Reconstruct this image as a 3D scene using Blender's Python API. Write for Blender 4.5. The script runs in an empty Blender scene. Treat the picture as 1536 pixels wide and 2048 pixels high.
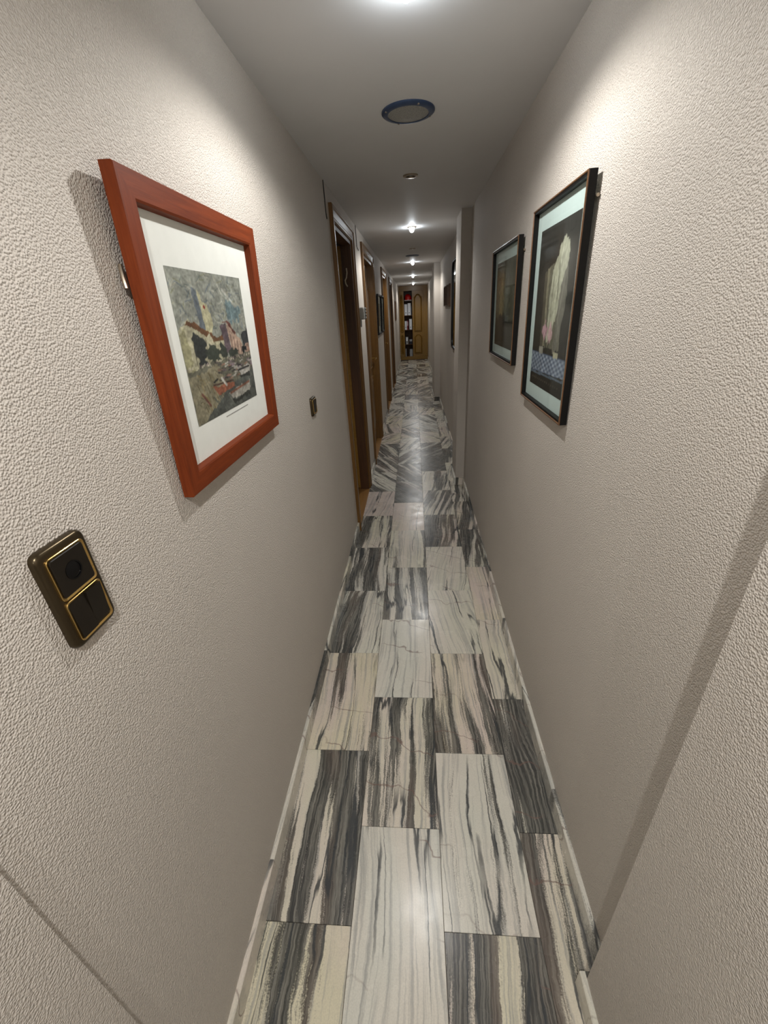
import bpy, math, random
import numpy as np
from mathutils import Matrix, Vector

random.seed(7)
scene = bpy.context.scene
COL = scene.collection
PI = math.pi

# ------------------------------------------------------------------ camera
CAMZ = 1.6133
cam_data = bpy.data.cameras.new('camera')
cam_data.sensor_fit = 'VERTICAL'
cam_data.sensor_height = 24.0
cam_data.lens = 822.2 / 2048.0 * 24.0
cam_data.clip_start = 0.02
cam_data.clip_end = 60
cam = bpy.data.objects.new('camera', cam_data)
COL.objects.link(cam)
r_ = Vector((0.99638624, 0.06475416, -0.05496695))
u_ = Vector((0.02062763, 0.44329187, 0.89613996))
f_ = Vector((-0.08239519, 0.89403536, -0.44035419))
M = Matrix((r_, u_, -f_)).transposed().to_4x4()
M.translation = Vector((0, 0, CAMZ))
cam.matrix_world = M
scene.camera = cam

# ------------------------------------------------------------------ world, exposure
world = bpy.data.worlds.new('world')
scene.world = world
world.use_nodes = True
world.node_tree.nodes['Background'].inputs[0].default_value = (0.5, 0.5, 0.55, 1)
world.node_tree.nodes['Background'].inputs[1].default_value = 0.02
vs = scene.view_settings
vs.view_transform = 'Standard'
vs.look = 'None'
vs.gamma = 1.0
vs.use_curve_mapping = False
vs.exposure = 0.0
SPOT_W = 29.0            # power of one ceiling spotlight
SPOT_COL = (1.0, 0.985, 0.955)
BULB_E = 130.0

# ------------------------------------------------------------------ room dimensions
XL, XR, ZC = -0.4896, 0.4603, 2.2778
Y0, Y1 = -3.4, 15.30
WT = 0.08
BBH, BBT = 0.074, 0.0137


# ------------------------------------------------------------------ materials
def new_mat(name):
    m = bpy.data.materials.new(name)
    m.use_nodes = True
    nt = m.node_tree
    b = nt.nodes['Principled BSDF']
    return m, nt, b


def N(nt, typ, **kw):
    n = nt.nodes.new(typ)
    for k, v in kw.items():
        setattr(n, k, v)
    return n


def sock(nt, n, key, v):
    s = n.inputs[key]
    if hasattr(v, 'is_linked') or isinstance(v, bpy.types.NodeSocket):
        nt.links.new(v, s)
    else:
        s.default_value = v


def math_n(nt, op, a, b=0.0, clamp=False):
    n = N(nt, 'ShaderNodeMath', operation=op, use_clamp=clamp)
    sock(nt, n, 0, a)
    sock(nt, n, 1, b)
    return n.outputs[0]


def maprange(nt, v, a, b, c=0.0, d=1.0):
    n = N(nt, 'ShaderNodeMapRange')
    sock(nt, n, 0, v)
    for i, x in enumerate((a, b, c, d)):
        sock(nt, n, i + 1, x)
    return n.outputs[0]


def mixc(nt, f, a, b):
    n = N(nt, 'ShaderNodeMix', data_type='RGBA')
    sock(nt, n, 0, f)
    sock(nt, n, 6, a if not isinstance(a, tuple) else (*a, 1))
    sock(nt, n, 7, b if not isinstance(b, tuple) else (*b, 1))
    return n.outputs[2]


def noise(nt, vec, scale, detail=4.0, rough=0.5, dist=0.0):
    n = N(nt, 'ShaderNodeTexNoise')
    if vec is not None:
        nt.links.new(vec, n.inputs['Vector'])
    n.inputs['Scale'].default_value = scale
    n.inputs['Detail'].default_value = detail
    n.inputs['Roughness'].default_value = rough
    n.inputs['Distortion'].default_value = dist
    return n.outputs[0]


def objcoord(nt, scale=(1, 1, 1)):
    t = N(nt, 'ShaderNodeTexCoord')
    m = N(nt, 'ShaderNodeMapping')
    nt.links.new(t.outputs['Object'], m.inputs['Vector'])
    m.inputs['Scale'].default_value = scale
    return m.outputs[0]


def plain(name, col, rough=0.5, metal=0.0, spec=0.5, var=0.06, vscale=30.0):
    m, nt, b = new_mat(name)
    v = objcoord(nt)
    n = noise(nt, v, vscale, 3)
    f = maprange(nt, n, 0.3, 0.7)
    lo = tuple(c * (1 - var) for c in col)
    hi = tuple(min(1, c * (1 + var)) for c in col)
    nt.links.new(mixc(nt, f, lo, hi), b.inputs['Base Color'])
    b.inputs['Roughness'].default_value = rough
    b.inputs['Metallic'].default_value = metal
    b.inputs['Specular IOR Level'].default_value = spec
    return m


def plaster(name, col):
    m, nt, b = new_mat(name)
    v = objcoord(nt)
    big = noise(nt, v, 1.3, 3)
    c = mixc(nt, maprange(nt, big, 0.35, 0.65), tuple(x * 0.96 for x in col), tuple(x * 1.03 for x in col))
    nt.links.new(c, b.inputs['Base Color'])
    b.inputs['Roughness'].default_value = 0.62
    b.inputs['Specular IOR Level'].default_value = 0.35
    # spattered droplets: rounded pebbles of two sizes on a gently uneven coat (laid out along the wall plane)
    sp = N(nt, 'ShaderNodeSeparateXYZ')
    nt.links.new(v, sp.inputs[0])
    cb2 = N(nt, 'ShaderNodeCombineXYZ')
    nt.links.new(math_n(nt, 'ADD', sp.outputs[0], sp.outputs[1]), cb2.inputs[0])
    nt.links.new(sp.outputs[2], cb2.inputs[1])
    v2 = cb2.outputs[0]

    def pebbles(scale):
        vo = N(nt, 'ShaderNodeTexVoronoi', feature='SMOOTH_F1', voronoi_dimensions='2D')
        nt.links.new(v2, vo.inputs['Vector'])
        vo.inputs['Scale'].default_value = scale
        vo.inputs['Smoothness'].default_value = 0.3
        return maprange(nt, vo.outputs['Distance'], 0.05, 0.62, 1.0, 0.0)
    nn = N(nt, 'ShaderNodeTexNoise', noise_dimensions='2D')
    nt.links.new(v2, nn.inputs['Vector'])
    nn.inputs['Scale'].default_value = 150
    nn.inputs['Detail'].default_value = 3.0
    nn.inputs['Roughness'].default_value = 0.6
    n1 = maprange(nt, nn.outputs[0], 0.36, 0.68)
    h = math_n(nt, 'ADD', math_n(nt, 'MULTIPLY', pebbles(270), 1.0), math_n(nt, 'MULTIPLY', n1, 0.6))
    bp = N(nt, 'ShaderNodeBump')
    bp.inputs['Strength'].default_value = 1.0
    bp.inputs['Distance'].default_value = 0.0013
    nt.links.new(h, bp.inputs['Height'])
    nt.links.new(bp.outputs[0], b.inputs['Normal'])
    return m


def wood(name, c1, c2, axis=2, rough=0.35, scale=1.0, coat=0.3):
    m, nt, b = new_mat(name)
    s = [38 * scale] * 3
    s[axis] = 2.2 * scale
    v = objcoord(nt, tuple(s))
    n = noise(nt, v, 1.0, 6, 0.6, 0.6)
    s2 = [170 * scale] * 3
    s2[axis] = 6 * scale
    n2 = noise(nt, objcoord(nt, tuple(s2)), 1.0, 3, 0.6)
    f = math_n(nt, 'ADD', math_n(nt, 'MULTIPLY', maprange(nt, n, 0.3, 0.7), 0.7), math_n(nt, 'MULTIPLY', n2, 0.35), True)
    nt.links.new(mixc(nt, f, c1, c2), b.inputs['Base Color'])
    b.inputs['Roughness'].default_value = rough
    b.inputs['Coat Weight'].default_value = coat
    b.inputs['Specular IOR Level'].default_value = 0.5 if coat > 0 else 0.2
    b.inputs['Coat Roughness'].default_value = 0.25
    bp = N(nt, 'ShaderNodeBump')
    bp.inputs['Strength'].default_value = 0.25
    bp.inputs['Distance'].default_value = 0.0006
    nt.links.new(n2, bp.inputs['Height'])
    nt.links.new(bp.outputs[0], b.inputs['Normal'])
    return m


def marble(name, axis_swap=False):
    """Grey-veined marble. Object colour picks the slab: R veining, G vein angle, B warmth, A seed."""
    m, nt, b = new_mat(name)
    t = N(nt, 'ShaderNodeTexCoord')
    oi = N(nt, 'ShaderNodeObjectInfo')
    sep = N(nt, 'ShaderNodeSeparateColor')
    nt.links.new(oi.outputs['Color'], sep.inputs[0])
    R, G, B = sep.outputs
    A = oi.outputs['Alpha']
    ang = maprange(nt, G, 0, 1, -PI / 2, PI / 2)
    vr = N(nt, 'ShaderNodeVectorRotate', rotation_type='Z_AXIS')
    nt.links.new(t.outputs['Object'], vr.inputs['Vector'])
    nt.links.new(ang, vr.inputs['Angle'])
    off = N(nt, 'ShaderNodeCombineXYZ')
    nt.links.new(math_n(nt, 'MULTIPLY', A, 31.7), off.inputs[0])
    nt.links.new(math_n(nt, 'MULTIPLY', A, 17.3), off.inputs[1])
    nt.links.new(math_n(nt, 'MULTIPLY', A, 53.1), off.inputs[2])
    add = N(nt, 'ShaderNodeVectorMath', operation='ADD')
    nt.links.new(vr.outputs[0], add.inputs[0])
    nt.links.new(off.outputs[0], add.inputs[1])
    P = add.outputs[0]

    # gentle warp so that veins wander
    wn = N(nt, 'ShaderNodeTexNoise')
    wm = N(nt, 'ShaderNodeMapping')
    nt.links.new(P, wm.inputs['Vector'])
    wm.inputs['Scale'].default_value = (4.0, 1.6, 1)
    nt.links.new(wm.outputs[0], wn.inputs['Vector'])
    wn.inputs['Scale'].default_value = 1.0
    wn.inputs['Detail'].default_value = 2.5
    ws = N(nt, 'ShaderNodeVectorMath', operation='MULTIPLY_ADD')
    nt.links.new(wn.outputs['Color'], ws.inputs[0])
    ws.inputs[1].default_value = (0.10, 0.05, 0.05)
    nt.links.new(P, ws.inputs[2])
    w2 = N(nt, 'ShaderNodeTexNoise')
    nt.links.new(P, w2.inputs['Vector'])
    w2.inputs['Scale'].default_value = 38.0
    w2.inputs['Detail'].default_value = 3.0
    w2s = N(nt, 'ShaderNodeVectorMath', operation='MULTIPLY_ADD')
    nt.links.new(w2.outputs['Color'], w2s.inputs[0])
    w2s.inputs[1].default_value = (0.009, 0.012, 0.0)
    nt.links.new(ws.outputs[0], w2s.inputs[2])
    PW = w2s.outputs[0]

    def st(sx, sy):
        mp = N(nt, 'ShaderNodeMapping')
        nt.links.new(PW, mp.inputs['Vector'])
        mp.inputs['Scale'].default_value = (sx, sy, 1)
        return mp.outputs[0]
    # ground colour: cream, white and rose clouds
    g1 = noise(nt, st(7, 2.0), 1.0, 3)
    cool = mixc(nt, maprange(nt, g1, 0.35, 0.65), (0.70, 0.71, 0.66), (0.77, 0.74, 0.65))
    warm = mixc(nt, maprange(nt, g1, 0.35, 0.65), (0.74, 0.68, 0.50), (0.74, 0.63, 0.56))
    pink = (0.68, 0.57, 0.54)
    base = mixc(nt, maprange(nt, B, 0.0, 0.5), cool, warm)
    base = mixc(nt, maprange(nt, B, 0.6, 1.0), base, pink)
    # faint long feathering
    f1 = noise(nt, st(80, 1.8), 1.0, 4, 0.6)
    fe = math_n(nt, 'MULTIPLY', maprange(nt, f1, 0.49, 0.66), maprange(nt, R, 0.0, 0.6, 0.55, 0.85))
    base = mixc(nt, fe, base, (0.30, 0.30, 0.29))
    # broad grey and brown bands, their share set by R
    b1 = noise(nt, st(16, 0.75), 1.0, 6, 0.58)
    lo = maprange(nt, R, 0.0, 1.0, 0.72, 0.30)
    fib = noise(nt, st(140, 3.5), 1.0, 4, 0.7)
    gr = noise(nt, P, 260, 3, 0.6)
    b1 = math_n(nt, 'ADD', b1, math_n(nt, 'MULTIPLY', math_n(nt, 'SUBTRACT', fib, 0.5), 0.20))
    b1 = math_n(nt, 'ADD', b1, math_n(nt, 'MULTIPLY', math_n(nt, 'SUBTRACT', gr, 0.5), 0.10))
    bf = maprange(nt, b1, lo, math_n(nt, 'ADD', lo, 0.05))
    bandcol = mixc(nt, maprange(nt, fib, 0.43, 0.66), (0.016, 0.019, 0.022), (0.24, 0.23, 0.20))
    br = noise(nt, st(9, 1.2), 1.0, 2)
    bandcol = mixc(nt, math_n(nt, 'MULTIPLY', maprange(nt, br, 0.54, 0.68), 0.38), bandcol, (0.22, 0.155, 0.12))
    base = mixc(nt, math_n(nt, 'MULTIPLY', bf, 0.93), base, bandcol)
    # thin dark long veins
    v1 = noise(nt, st(8, 0.5), 1.0, 4, 0.5)
    d1 = math_n(nt, 'ABSOLUTE', math_n(nt, 'SUBTRACT', v1, 0.5))
    vf = maprange(nt, d1, 0.005, 0.014, 1.0, 0.0)
    brk = maprange(nt, noise(nt, st(5, 3), 1.0, 2), 0.42, 0.52)
    base = mixc(nt, math_n(nt, 'MULTIPLY', math_n(nt, 'MULTIPLY', vf, brk), 0.9), base, (0.045, 0.05, 0.055))
    # rusty hairlines that cross the grain
    sx = N(nt, 'ShaderNodeSeparateXYZ')
    nt.links.new(PW, sx.inputs[0])
    wob = math_n(nt, 'MULTIPLY', noise(nt, P, 7, 3), 0.9)
    tt = math_n(nt, 'ADD', math_n(nt, 'ADD', math_n(nt, 'MULTIPLY', sx.outputs[1], 5.2), math_n(nt, 'MULTIPLY', sx.outputs[0], 1.4)), wob)
    d2 = math_n(nt, 'ABSOLUTE', math_n(nt, 'SUBTRACT', math_n(nt, 'FRACT', tt), 0.5))
    cf = maprange(nt, d2, 0.006, 0.022, 1.0, 0.0)
    brk2 = maprange(nt, noise(nt, st(4, 2.5), 1.0, 2), 0.50, 0.58)
    base = mixc(nt, math_n(nt, 'MULTIPLY', math_n(nt, 'MULTIPLY', cf, brk2), 0.62), base, (0.20, 0.12, 0.10))
    base = mixc(nt, math_n(nt, 'MULTIPLY', maprange(nt, gr, 0.35, 0.65), 0.12), base, (0.10, 0.10, 0.09))
    nt.links.new(base, b.inputs['Base Color'])
    rn = noise(nt, P, 12, 3)
    nt.links.new(maprange(nt, rn, 0.3, 0.7, 0.21, 0.31), b.inputs['Roughness'])
    b.inputs['Specular IOR Level'].default_value = 0.36
    return m


def emitter(name, col, strength):
    m, nt, b = new_mat(name)
    b.inputs['Base Color'].default_value = (*col, 1)
    b.inputs['Emission Color'].default_value = (*col, 1)
    b.inputs['Emission Strength'].default_value = strength
    return m


def vcol(name, rough=0.6):
    m, nt, b = new_mat(name)
    a = N(nt, 'ShaderNodeVertexColor')
    a.layer_name = 'paint'
    nt.links.new(a.outputs[0], b.inputs['Base Color'])
    b.inputs['Roughness'].default_value = rough
    b.inputs['Specular IOR Level'].default_value = 0.2
    return m


def glass_mat(name):
    m = bpy.data.materials.new(name)
    m.use_nodes = True
    nt = m.node_tree
    nt.nodes.remove(nt.nodes['Principled BSDF'])
    out = nt.nodes['Material Output']
    lw = N(nt, 'ShaderNodeLayerWeight')
    lw.inputs[0].default_value = 0.5
    fac = math_n(nt, 'ADD', math_n(nt, 'MULTIPLY', math_n(nt, 'POWER', lw.outputs['Facing'], 5.0), 0.35), 0.015)
    tr = N(nt, 'ShaderNodeBsdfTransparent')
    tr.inputs[0].default_value = (0.95, 0.97, 0.96, 1)
    gl = N(nt, 'ShaderNodeBsdfGlossy')
    gl.inputs['Roughness'].default_value = 0.04
    mx = N(nt, 'ShaderNodeMixShader')
    nt.links.new(fac, mx.inputs[0])
    nt.links.new(tr.outputs[0], mx.inputs[1])
    nt.links.new(gl.outputs[0], mx.inputs[2])
    nt.links.new(mx.outputs[0], out.inputs[0])
    return m


MT = {}
MT['wall'] = plaster('wall_plaster', (0.590, 0.540, 0.483))
MT['ceiling'] = plain('ceiling_paint', (0.72, 0.72, 0.725), 0.6, var=0.02, vscale=3)
MT['marble'] = marble('veined_marble')
MT['grout'] = plain('dark_grout', (0.10, 0.085, 0.07), 0.9)
MT['oak'] = wood('honey_oak', (0.105, 0.044, 0.006), (0.185, 0.088, 0.016))
MT['oak_h'] = wood('honey_oak_across', (0.105, 0.044, 0.006), (0.185, 0.088, 0.016), axis=1)
MT['oak_x'] = wood('honey_oak_crosswise', (0.105, 0.044, 0.006), (0.185, 0.088, 0.016), axis=0)
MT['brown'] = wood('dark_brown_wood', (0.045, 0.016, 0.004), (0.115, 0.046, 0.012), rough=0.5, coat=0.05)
MT['cab'] = wood('golden_oak', (0.19, 0.095, 0.013), (0.31, 0.175, 0.034))
MT['cab_x'] = wood('golden_oak_across', (0.19, 0.095, 0.013), (0.31, 0.175, 0.034), axis=0)
MT['oak_lit'] = wood('lit_honey_oak', (0.30, 0.15, 0.025), (0.44, 0.24, 0.05))  # honey oak lightened in colour, standing in for light from the side room
MT['parquet'] = wood('parquet', (0.26, 0.12, 0.03), (0.38, 0.20, 0.06), axis=1)
MT['cherry_u'] = wood('cherry_lengthwise', (0.105, 0.017, 0.003), (0.225, 0.042, 0.008), axis=0, scale=3.0, coat=0.0, rough=0.6)
MT['cherry_v'] = wood('cherry_upright', (0.105, 0.017, 0.003), (0.225, 0.042, 0.008), axis=1, scale=3.0, coat=0.0, rough=0.6)
MT['blackwood'] = plain('black_lacquer', (0.005, 0.0045, 0.004), 0.5, spec=0.2)
MT['bronze_edge'] = wood('bronze_brown_edge', (0.10, 0.045, 0.018), (0.19, 0.09, 0.035), axis=0, scale=3.0)
MT['mat'] = plain('passe_partout', (0.74, 0.75, 0.70), 0.8, var=0.02)
MT['mat_blue'] = plain('passe_partout_cool', (0.62, 0.70, 0.69), 0.8, var=0.02)
MT['ink'] = plain('grey_ink', (0.25, 0.24, 0.22), 0.8)
MT['paint'] = vcol('printed_picture')
MT['glass'] = glass_mat('picture_glass')
MT['bronze'] = plain('dark_bronze', (0.075, 0.056, 0.032), 0.28, 0.85)
MT['switch_dark'] = plain('dark_brown_plastic', (0.011, 0.008, 0.005), 0.35, spec=0.3)
MT['black'] = plain('black_gloss', (0.002, 0.002, 0.0025), 0.15, spec=0.3)
MT['brass'] = plain('brass', (0.60, 0.40, 0.14), 0.25, 0.95)
MT['blue'] = plain('blue_grey_metal', (0.045, 0.075, 0.15), 0.35, 0.25)
MT['grille'] = plain('grey_perforated_grille', (0.34, 0.34, 0.32), 0.55, 0.2, vscale=180, var=0.25)
MT['chrome'] = plain('satin_nickel', (0.42, 0.35, 0.27), 0.32, 0.9)
MT['darkhole'] = plain('dark_reflector', (0.02, 0.018, 0.016), 0.35, 0.3)
MT['bulb'] = emitter('lit_bulb', (0.88, 0.95, 1.0), BULB_E)
MT['mirror'] = plain('mirror_silver', (0.86, 0.88, 0.87), 0.02, 1.0, var=0.0)
MT['grey'] = plain('grey_plastic', (0.26, 0.26, 0.24), 0.5)
MT['cable'] = plain('dark_cable', (0.03, 0.028, 0.026), 0.6)
MT['white'] = plain('white_card', (0.72, 0.75, 0.80), 0.6, var=0.02)
MT['greycard'] = plain('grey_card', (0.34, 0.35, 0.36), 0.6)
MT['red'] = plain('red_shiny_plastic', (0.55, 0.006, 0.006), 0.15)
MT['redmat'] = plain('dark_red_card', (0.28, 0.02, 0.025), 0.6)
MT['navy'] = plain('navy_card', (0.012, 0.014, 0.03), 0.5)
MT['pinkmat'] = plain('rose_brown_paper', (0.28, 0.13, 0.10), 0.7)
MT['cream'] = plain('cream_ceramic', (0.55, 0.48, 0.36), 0.35)


# ------------------------------------------------------------------ object helpers
def tag(o, label=None, cat=None, group=None, kind=None):
    if label: o['label'] = label
    if cat: o['category'] = cat
    if group: o['group'] = group
    if kind: o['kind'] = kind
    return o


def mesh_data(name, vf, mat, smooth=False):
    v, f = vf
    me = bpy.data.meshes.new(name)
    me.from_pydata([tuple(p) for p in v], [], f)
    me.update()
    if mat is not None:
        me.materials.append(mat)
    if smooth:
        for p in me.polygons:
            p.use_smooth = True
    return me


def obj(name, vf, mat, parent=None, smooth=False):
    me = vf if isinstance(vf, bpy.types.Mesh) else mesh_data(name, vf, mat, smooth)
    o = bpy.data.objects.new(name, me)
    COL.objects.link(o)
    if parent is not None:
        o.parent = parent
    if smooth and not isinstance(vf, bpy.types.Mesh):
        try:
            me.set_sharp_from_angle(angle=math.radians(40))
        except Exception:
            pass
    return o


def empty(name, mat=None, loc=None, parent=None):
    o = bpy.data.objects.new(name, None)
    o.empty_display_size = 0.05
    COL.objects.link(o)
    if mat is not None:
        o.matrix_world = mat
    elif loc is not None:
        o.location = loc
    if parent is not None:
        o.parent = parent
    return o


def box(x0, x1, y0, y1, z0, z1):
    v = [(x0, y0, z0), (x1, y0, z0), (x1, y1, z0), (x0, y1, z0), (x0, y0, z1), (x1, y0, z1), (x1, y1, z1), (x0, y1, z1)]
    f = [(0, 3, 2, 1), (4, 5, 6, 7), (0, 1, 5, 4), (1, 2, 6, 5), (2, 3, 7, 6), (3, 0, 4, 7)]
    return v, f


def join(*parts):
    V, F = [], []
    for v, f in parts:
        o = len(V)
        V += list(v)
        F += [tuple(i + o for i in q) for q in f]
    return V, F


def chamfer_box(x0, x1, y0, y1, z0, z1, c):
    """Box whose upright and upper edges are chamfered (loft of rectangles with cut corners)."""
    return loft([octo(x0, x1, y0, y1, c), octo(x0, x1, y0, y1, c), octo(x0 + c, x1 - c, y0 + c, y1 - c, c)], [z0, z1 - c, z1])


def octo(x0, x1, y0, y1, c):
    return [(x0 + c, y0), (x1 - c, y0), (x1, y0 + c), (x1, y1 - c), (x1 - c, y1), (x0 + c, y1), (x0, y1 - c), (x0, y0 + c)]


def loft(rings, zs, cap0=True, cap1=True, closed=False):
    n = len(rings[0])
    V = [(p[0], p[1], z) for r, z in zip(rings, zs) for p in r]
    F = []
    m = len(rings)
    for k in range(m - 1 + (1 if closed else 0)):
        a, b_ = k * n, ((k + 1) % m) * n
        for i in range(n):
            j = (i + 1) % n
            F.append((a + i, a + j, b_ + j, b_ + i))
    if not closed:
        if cap0: F.append(tuple(reversed(range(n))))
        if cap1: F.append(tuple(range((m - 1) * n, m * n)))
    return V, F


def rr(cx, cy, w, h, r, seg=5):
    r = min(r, w / 2 - 1e-5, h / 2 - 1e-5)
    pts = []
    for qx, qy, a0 in ((1, -1, -PI / 2), (1, 1, 0), (-1, 1, PI / 2), (-1, -1, PI)):
        for k in range(seg + 1):
            a = a0 + (PI / 2) * k / seg
            pts.append((cx + qx * (w / 2 - r) + r * math.cos(a), cy + qy * (h / 2 - r) + r * math.sin(a)))
    return pts


def circ(cx, cy, r, n=32):
    return [(cx + r * math.cos(2 * PI * k / n), cy + r * math.sin(2 * PI * k / n)) for k in range(n)]


def tube(pts, r, n=8):
    V, F = [], []
    pts = [Vector(p) for p in pts]
    for i, p in enumerate(pts):
        d = (pts[min(i + 1, len(pts) - 1)] - pts[max(i - 1, 0)]).normalized()
        a = d.cross(Vector((0.3, 0.5, 0.8))).normalized()
        b_ = d.cross(a)
        for k in range(n):
            t = 2 * PI * k / n
            V.append(tuple(p + r * (math.cos(t) * a + math.sin(t) * b_)))
    for i in range(len(pts) - 1):
        for k in range(n):
            j = (k + 1) % n
            F.append((i * n + k, i * n + j, (i + 1) * n + j, (i + 1) * n + k))
    F.append(tuple(reversed(range(n))))
    F.append(tuple(range((len(pts) - 1) * n, len(pts) * n)))
    return V, F


def left_frame(y, z, d=0.0, tilt=0.0):
    """Matrix for things on the left wall: local x along +y, local y up, local z out of the wall."""
    m = Matrix(((0, 0, 1), (1, 0, 0), (0, 1, 0))).to_4x4()
    m = m @ Matrix.Rotation(tilt, 4, 'X')
    m.translation = Vector((XL + d, y, z))
    return m


def right_frame(y, z, d=0.0, tilt=0.0, x=None):
    m = Matrix(((0, 0, -1), (-1, 0, 0), (0, 1, 0))).to_4x4()
    m = m @ Matrix.Rotation(tilt, 4, 'X')
    m.translation = Vector(((XR if x is None else x) - d, y, z))
    return m


def rail(side, x0, x1, y0, y1, profile):
    """One mitred rail of a rectangular frame. profile: (offset inwards from the outer edge, height)."""
    V = []
    n = len(profile)
    for o, h in profile:
        a, b_, c, d = x0 + o, x1 - o, y0 + o, y1 - o
        e = {'bottom': ((a, c), (b_, c)), 'right': ((b_, c), (b_, d)), 'top': ((b_, d), (a, d)), 'left': ((a, d), (a, c))}[side]
        V += [(*e[0], h), (*e[1], h)]
    F = []
    for i in range(n):
        j = (i + 1) % n
        F.append((2 * i, 2 * i + 1, 2 * j + 1, 2 * j))
    F.append(tuple(2 * i for i in reversed(range(n))))
    F.append(tuple(2 * i + 1 for i in range(n)))
    return V, F


# ------------------------------------------------------------------ structure: floor of marble tiles
TW, TL = 0.2697, 0.5335
fl = obj('floor', box(XL - 0.004, XR + 0.004, Y0, Y1, -0.06, -0.0035), MT['grout'])
tag(fl, 'polished grey-veined marble tile floor laid in staggered rows', None, kind='structure')
GAP = 0.0011
XB = [XL, -0.2194, 0.0503, 0.3200, XR]
# veining, angle in degrees, warmth for the tiles in view, nearest first; the rest follow at random
SLABS = {
    'A': [(.55, 2, .45), (.62, 0, .35), (.34, 0, .55), (.50, 2, .2), (.52, -3, .15), (.60, 4, .35), (.08, 8, .85), (.58, -32, .2), (.60, -30, .25), (.66, -25, .3)],
    'B': [(.14, -2, .1), (.60, 2, .35), (.10, 3, .12), (.60, -2, .15), (.42, 2, .3), (.06, 5, .75), (.80, -35, .05), (.70, -30, .05), (.62, 30, .1), (.45, 20, .2)],
    'C': [(.86, 3, .4), (.20, 0, .15), (.50, -4, .6), (.14, -8, .25), (.18, 10, .25), (.68, 6, .45), (.55, 12, .3), (.50, 10, .25), (.85, 32, .0), (.75, 38, .1)],
    'D': [(.55, 3, .4), (.85, 1, .25), (.42, 2, .35), (.20, 0, .5), (.60, 8, .3), (.65, 10, .5), (.55, 6, .3), (.55, 12, .3), (.5, 0, .2), (.6, 20, .3)],
}
tile_full = mesh_data('tile', chamfer_box(-TW / 2 + GAP / 2, TW / 2 - GAP / 2, -TL / 2 + GAP / 2, TL / 2 - GAP / 2, -0.012, 0.0, 0.0008), MT['marble'])
DW = XB[4] - XB[3]
tile_cut = mesh_data('cut_tile', chamfer_box(-DW / 2 + GAP / 2, DW / 2 - GAP / 2, -TL / 2 + GAP / 2, TL / 2 - GAP / 2, -0.012, 0.0, 0.0008), MT['marble'])
rng = random.Random(21)
for ci, cn in enumerate('ABCD'):
    y = (0.0 if cn in 'AC' else 0.261)
    k = -7
    while True:
        ya = y + k * TL
        if ya + TL > Y1 + 0.01:
            break
        if ya >= Y0:
            o = obj('tile', tile_full if ci < 3 else tile_cut, None, fl)
            o.location = ((XB[ci] + XB[ci + 1]) / 2, ya + TL / 2, rng.uniform(-0.0003, 0.0003))
            if 0 <= k < 10:
                r, a, w = SLABS[cn][k]
            else:
                r, a, w = rng.uniform(.3, .75), rng.uniform(-40, 40), rng.uniform(0, .6)
            o.color = (r, a / 180.0 + 0.5, w, rng.random())
        k += 1

# ------------------------------------------------------------------ structure: doors on the left (openings), walls
DOORS = [(3.02, 3.83), (4.61, 5.64), (7.21, 8.20), (9.38, 10.27)]
DZ = 2.115


def wall_pieces():
    parts = []
    y = 0.2075
    for a, b_ in DOORS:
        parts.append(box(XL - WT, XL, y, a, 0, ZC))
        parts.append(box(XL - WT, XL, a, b_, DZ, ZC))
        y = b_
    parts.append(box(XL - WT, XL, y, Y1 + 0.6, 0, ZC))
    parts.append(box(XL - WT, -0.4815, Y0, 0.2075, 0, ZC))
    return join(*parts)


tag(obj('wall_left', wall_pieces(), MT['wall']), 'left corridor wall in beige spatter plaster with door openings', kind='structure')
PX1, PX2 = 0.380, 0.355
tag(obj('wall_right', join(box(XR, XR + WT, 0.438, Y1 + 0.6, 0, ZC), box(0.400, XR + WT, Y0, 0.438, 0, ZC)), MT['wall']),
    'right corridor wall in beige spatter plaster stepping in beside the viewer', kind='structure')
tag(obj('wall_pier', box(PX1, XR, 3.87, 4.26, 0, ZC), MT['wall']), 'plastered pier on the right wall beyond the black-framed pictures', kind='structure')
tag(obj('wall_pier', box(PX2, XR, 8.05, 8.95, 0, ZC), MT['wall']), 'far plastered pier on the right wall beyond the mirror', kind='structure')
tag(obj('wall_far', box(XL - WT, XR + WT, Y1 + 0.6, Y1 + 0.7, 0, ZC), MT['wall']), 'end wall behind the oak cabinet', kind='structure')
tag(obj('wall_near', box(XL - WT, XR + WT, Y0 - 0.1, Y0, 0, ZC), MT['wall']), 'unseen end wall added behind the viewer', kind='structure')  # unseen; added to close the corridor so its light keeps bouncing
tag(obj('ceiling', box(XL - WT, XR + WT, Y0 - 0.1, Y1 + 0.7, ZC, ZC + 0.08), MT['ceiling']), 'smooth pale grey ceiling', kind='structure')

# ------------------------------------------------------------------ structure: marble baseboards, piece by piece
bb_mesh = {}


def bb_piece(parent, wx, n, ya, yb, seed):
    """Baseboard piece along y against the wall plane wx; n = +1 when the room lies towards +x."""
    L = yb - ya - 0.001
    key = (n, round(L, 4))
    if key not in bb_mesh:
        c = 0.0025
        t = BBT
        prof = [(0, 0), (t, 0), (t, BBH - c), (t - c, BBH), (0, BBH)]
        V = []
        for yy in (-L / 2, L / 2):
            V += [(n * p[0], yy, p[1]) for p in prof]
        m = len(prof)
        F = [(i, (i + 1) % m, m + (i + 1) % m, m + i) for i in range(m)] + [tuple(reversed(range(m))), tuple(range(m, 2 * m))]
        bb_mesh[key] = mesh_data('baseboard_tile', (V, F), MT['marble'])
    o = obj('baseboard_tile', bb_mesh[key], None, parent)
    o.location = (wx, (ya + yb) / 2, 0.0012)
    q = random.Random(seed)
    o.color = (q.choice((.1, .25, .5, .62)), 0.5 + q.uniform(-.06, .06), q.uniform(0, .4), q.random())


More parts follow.
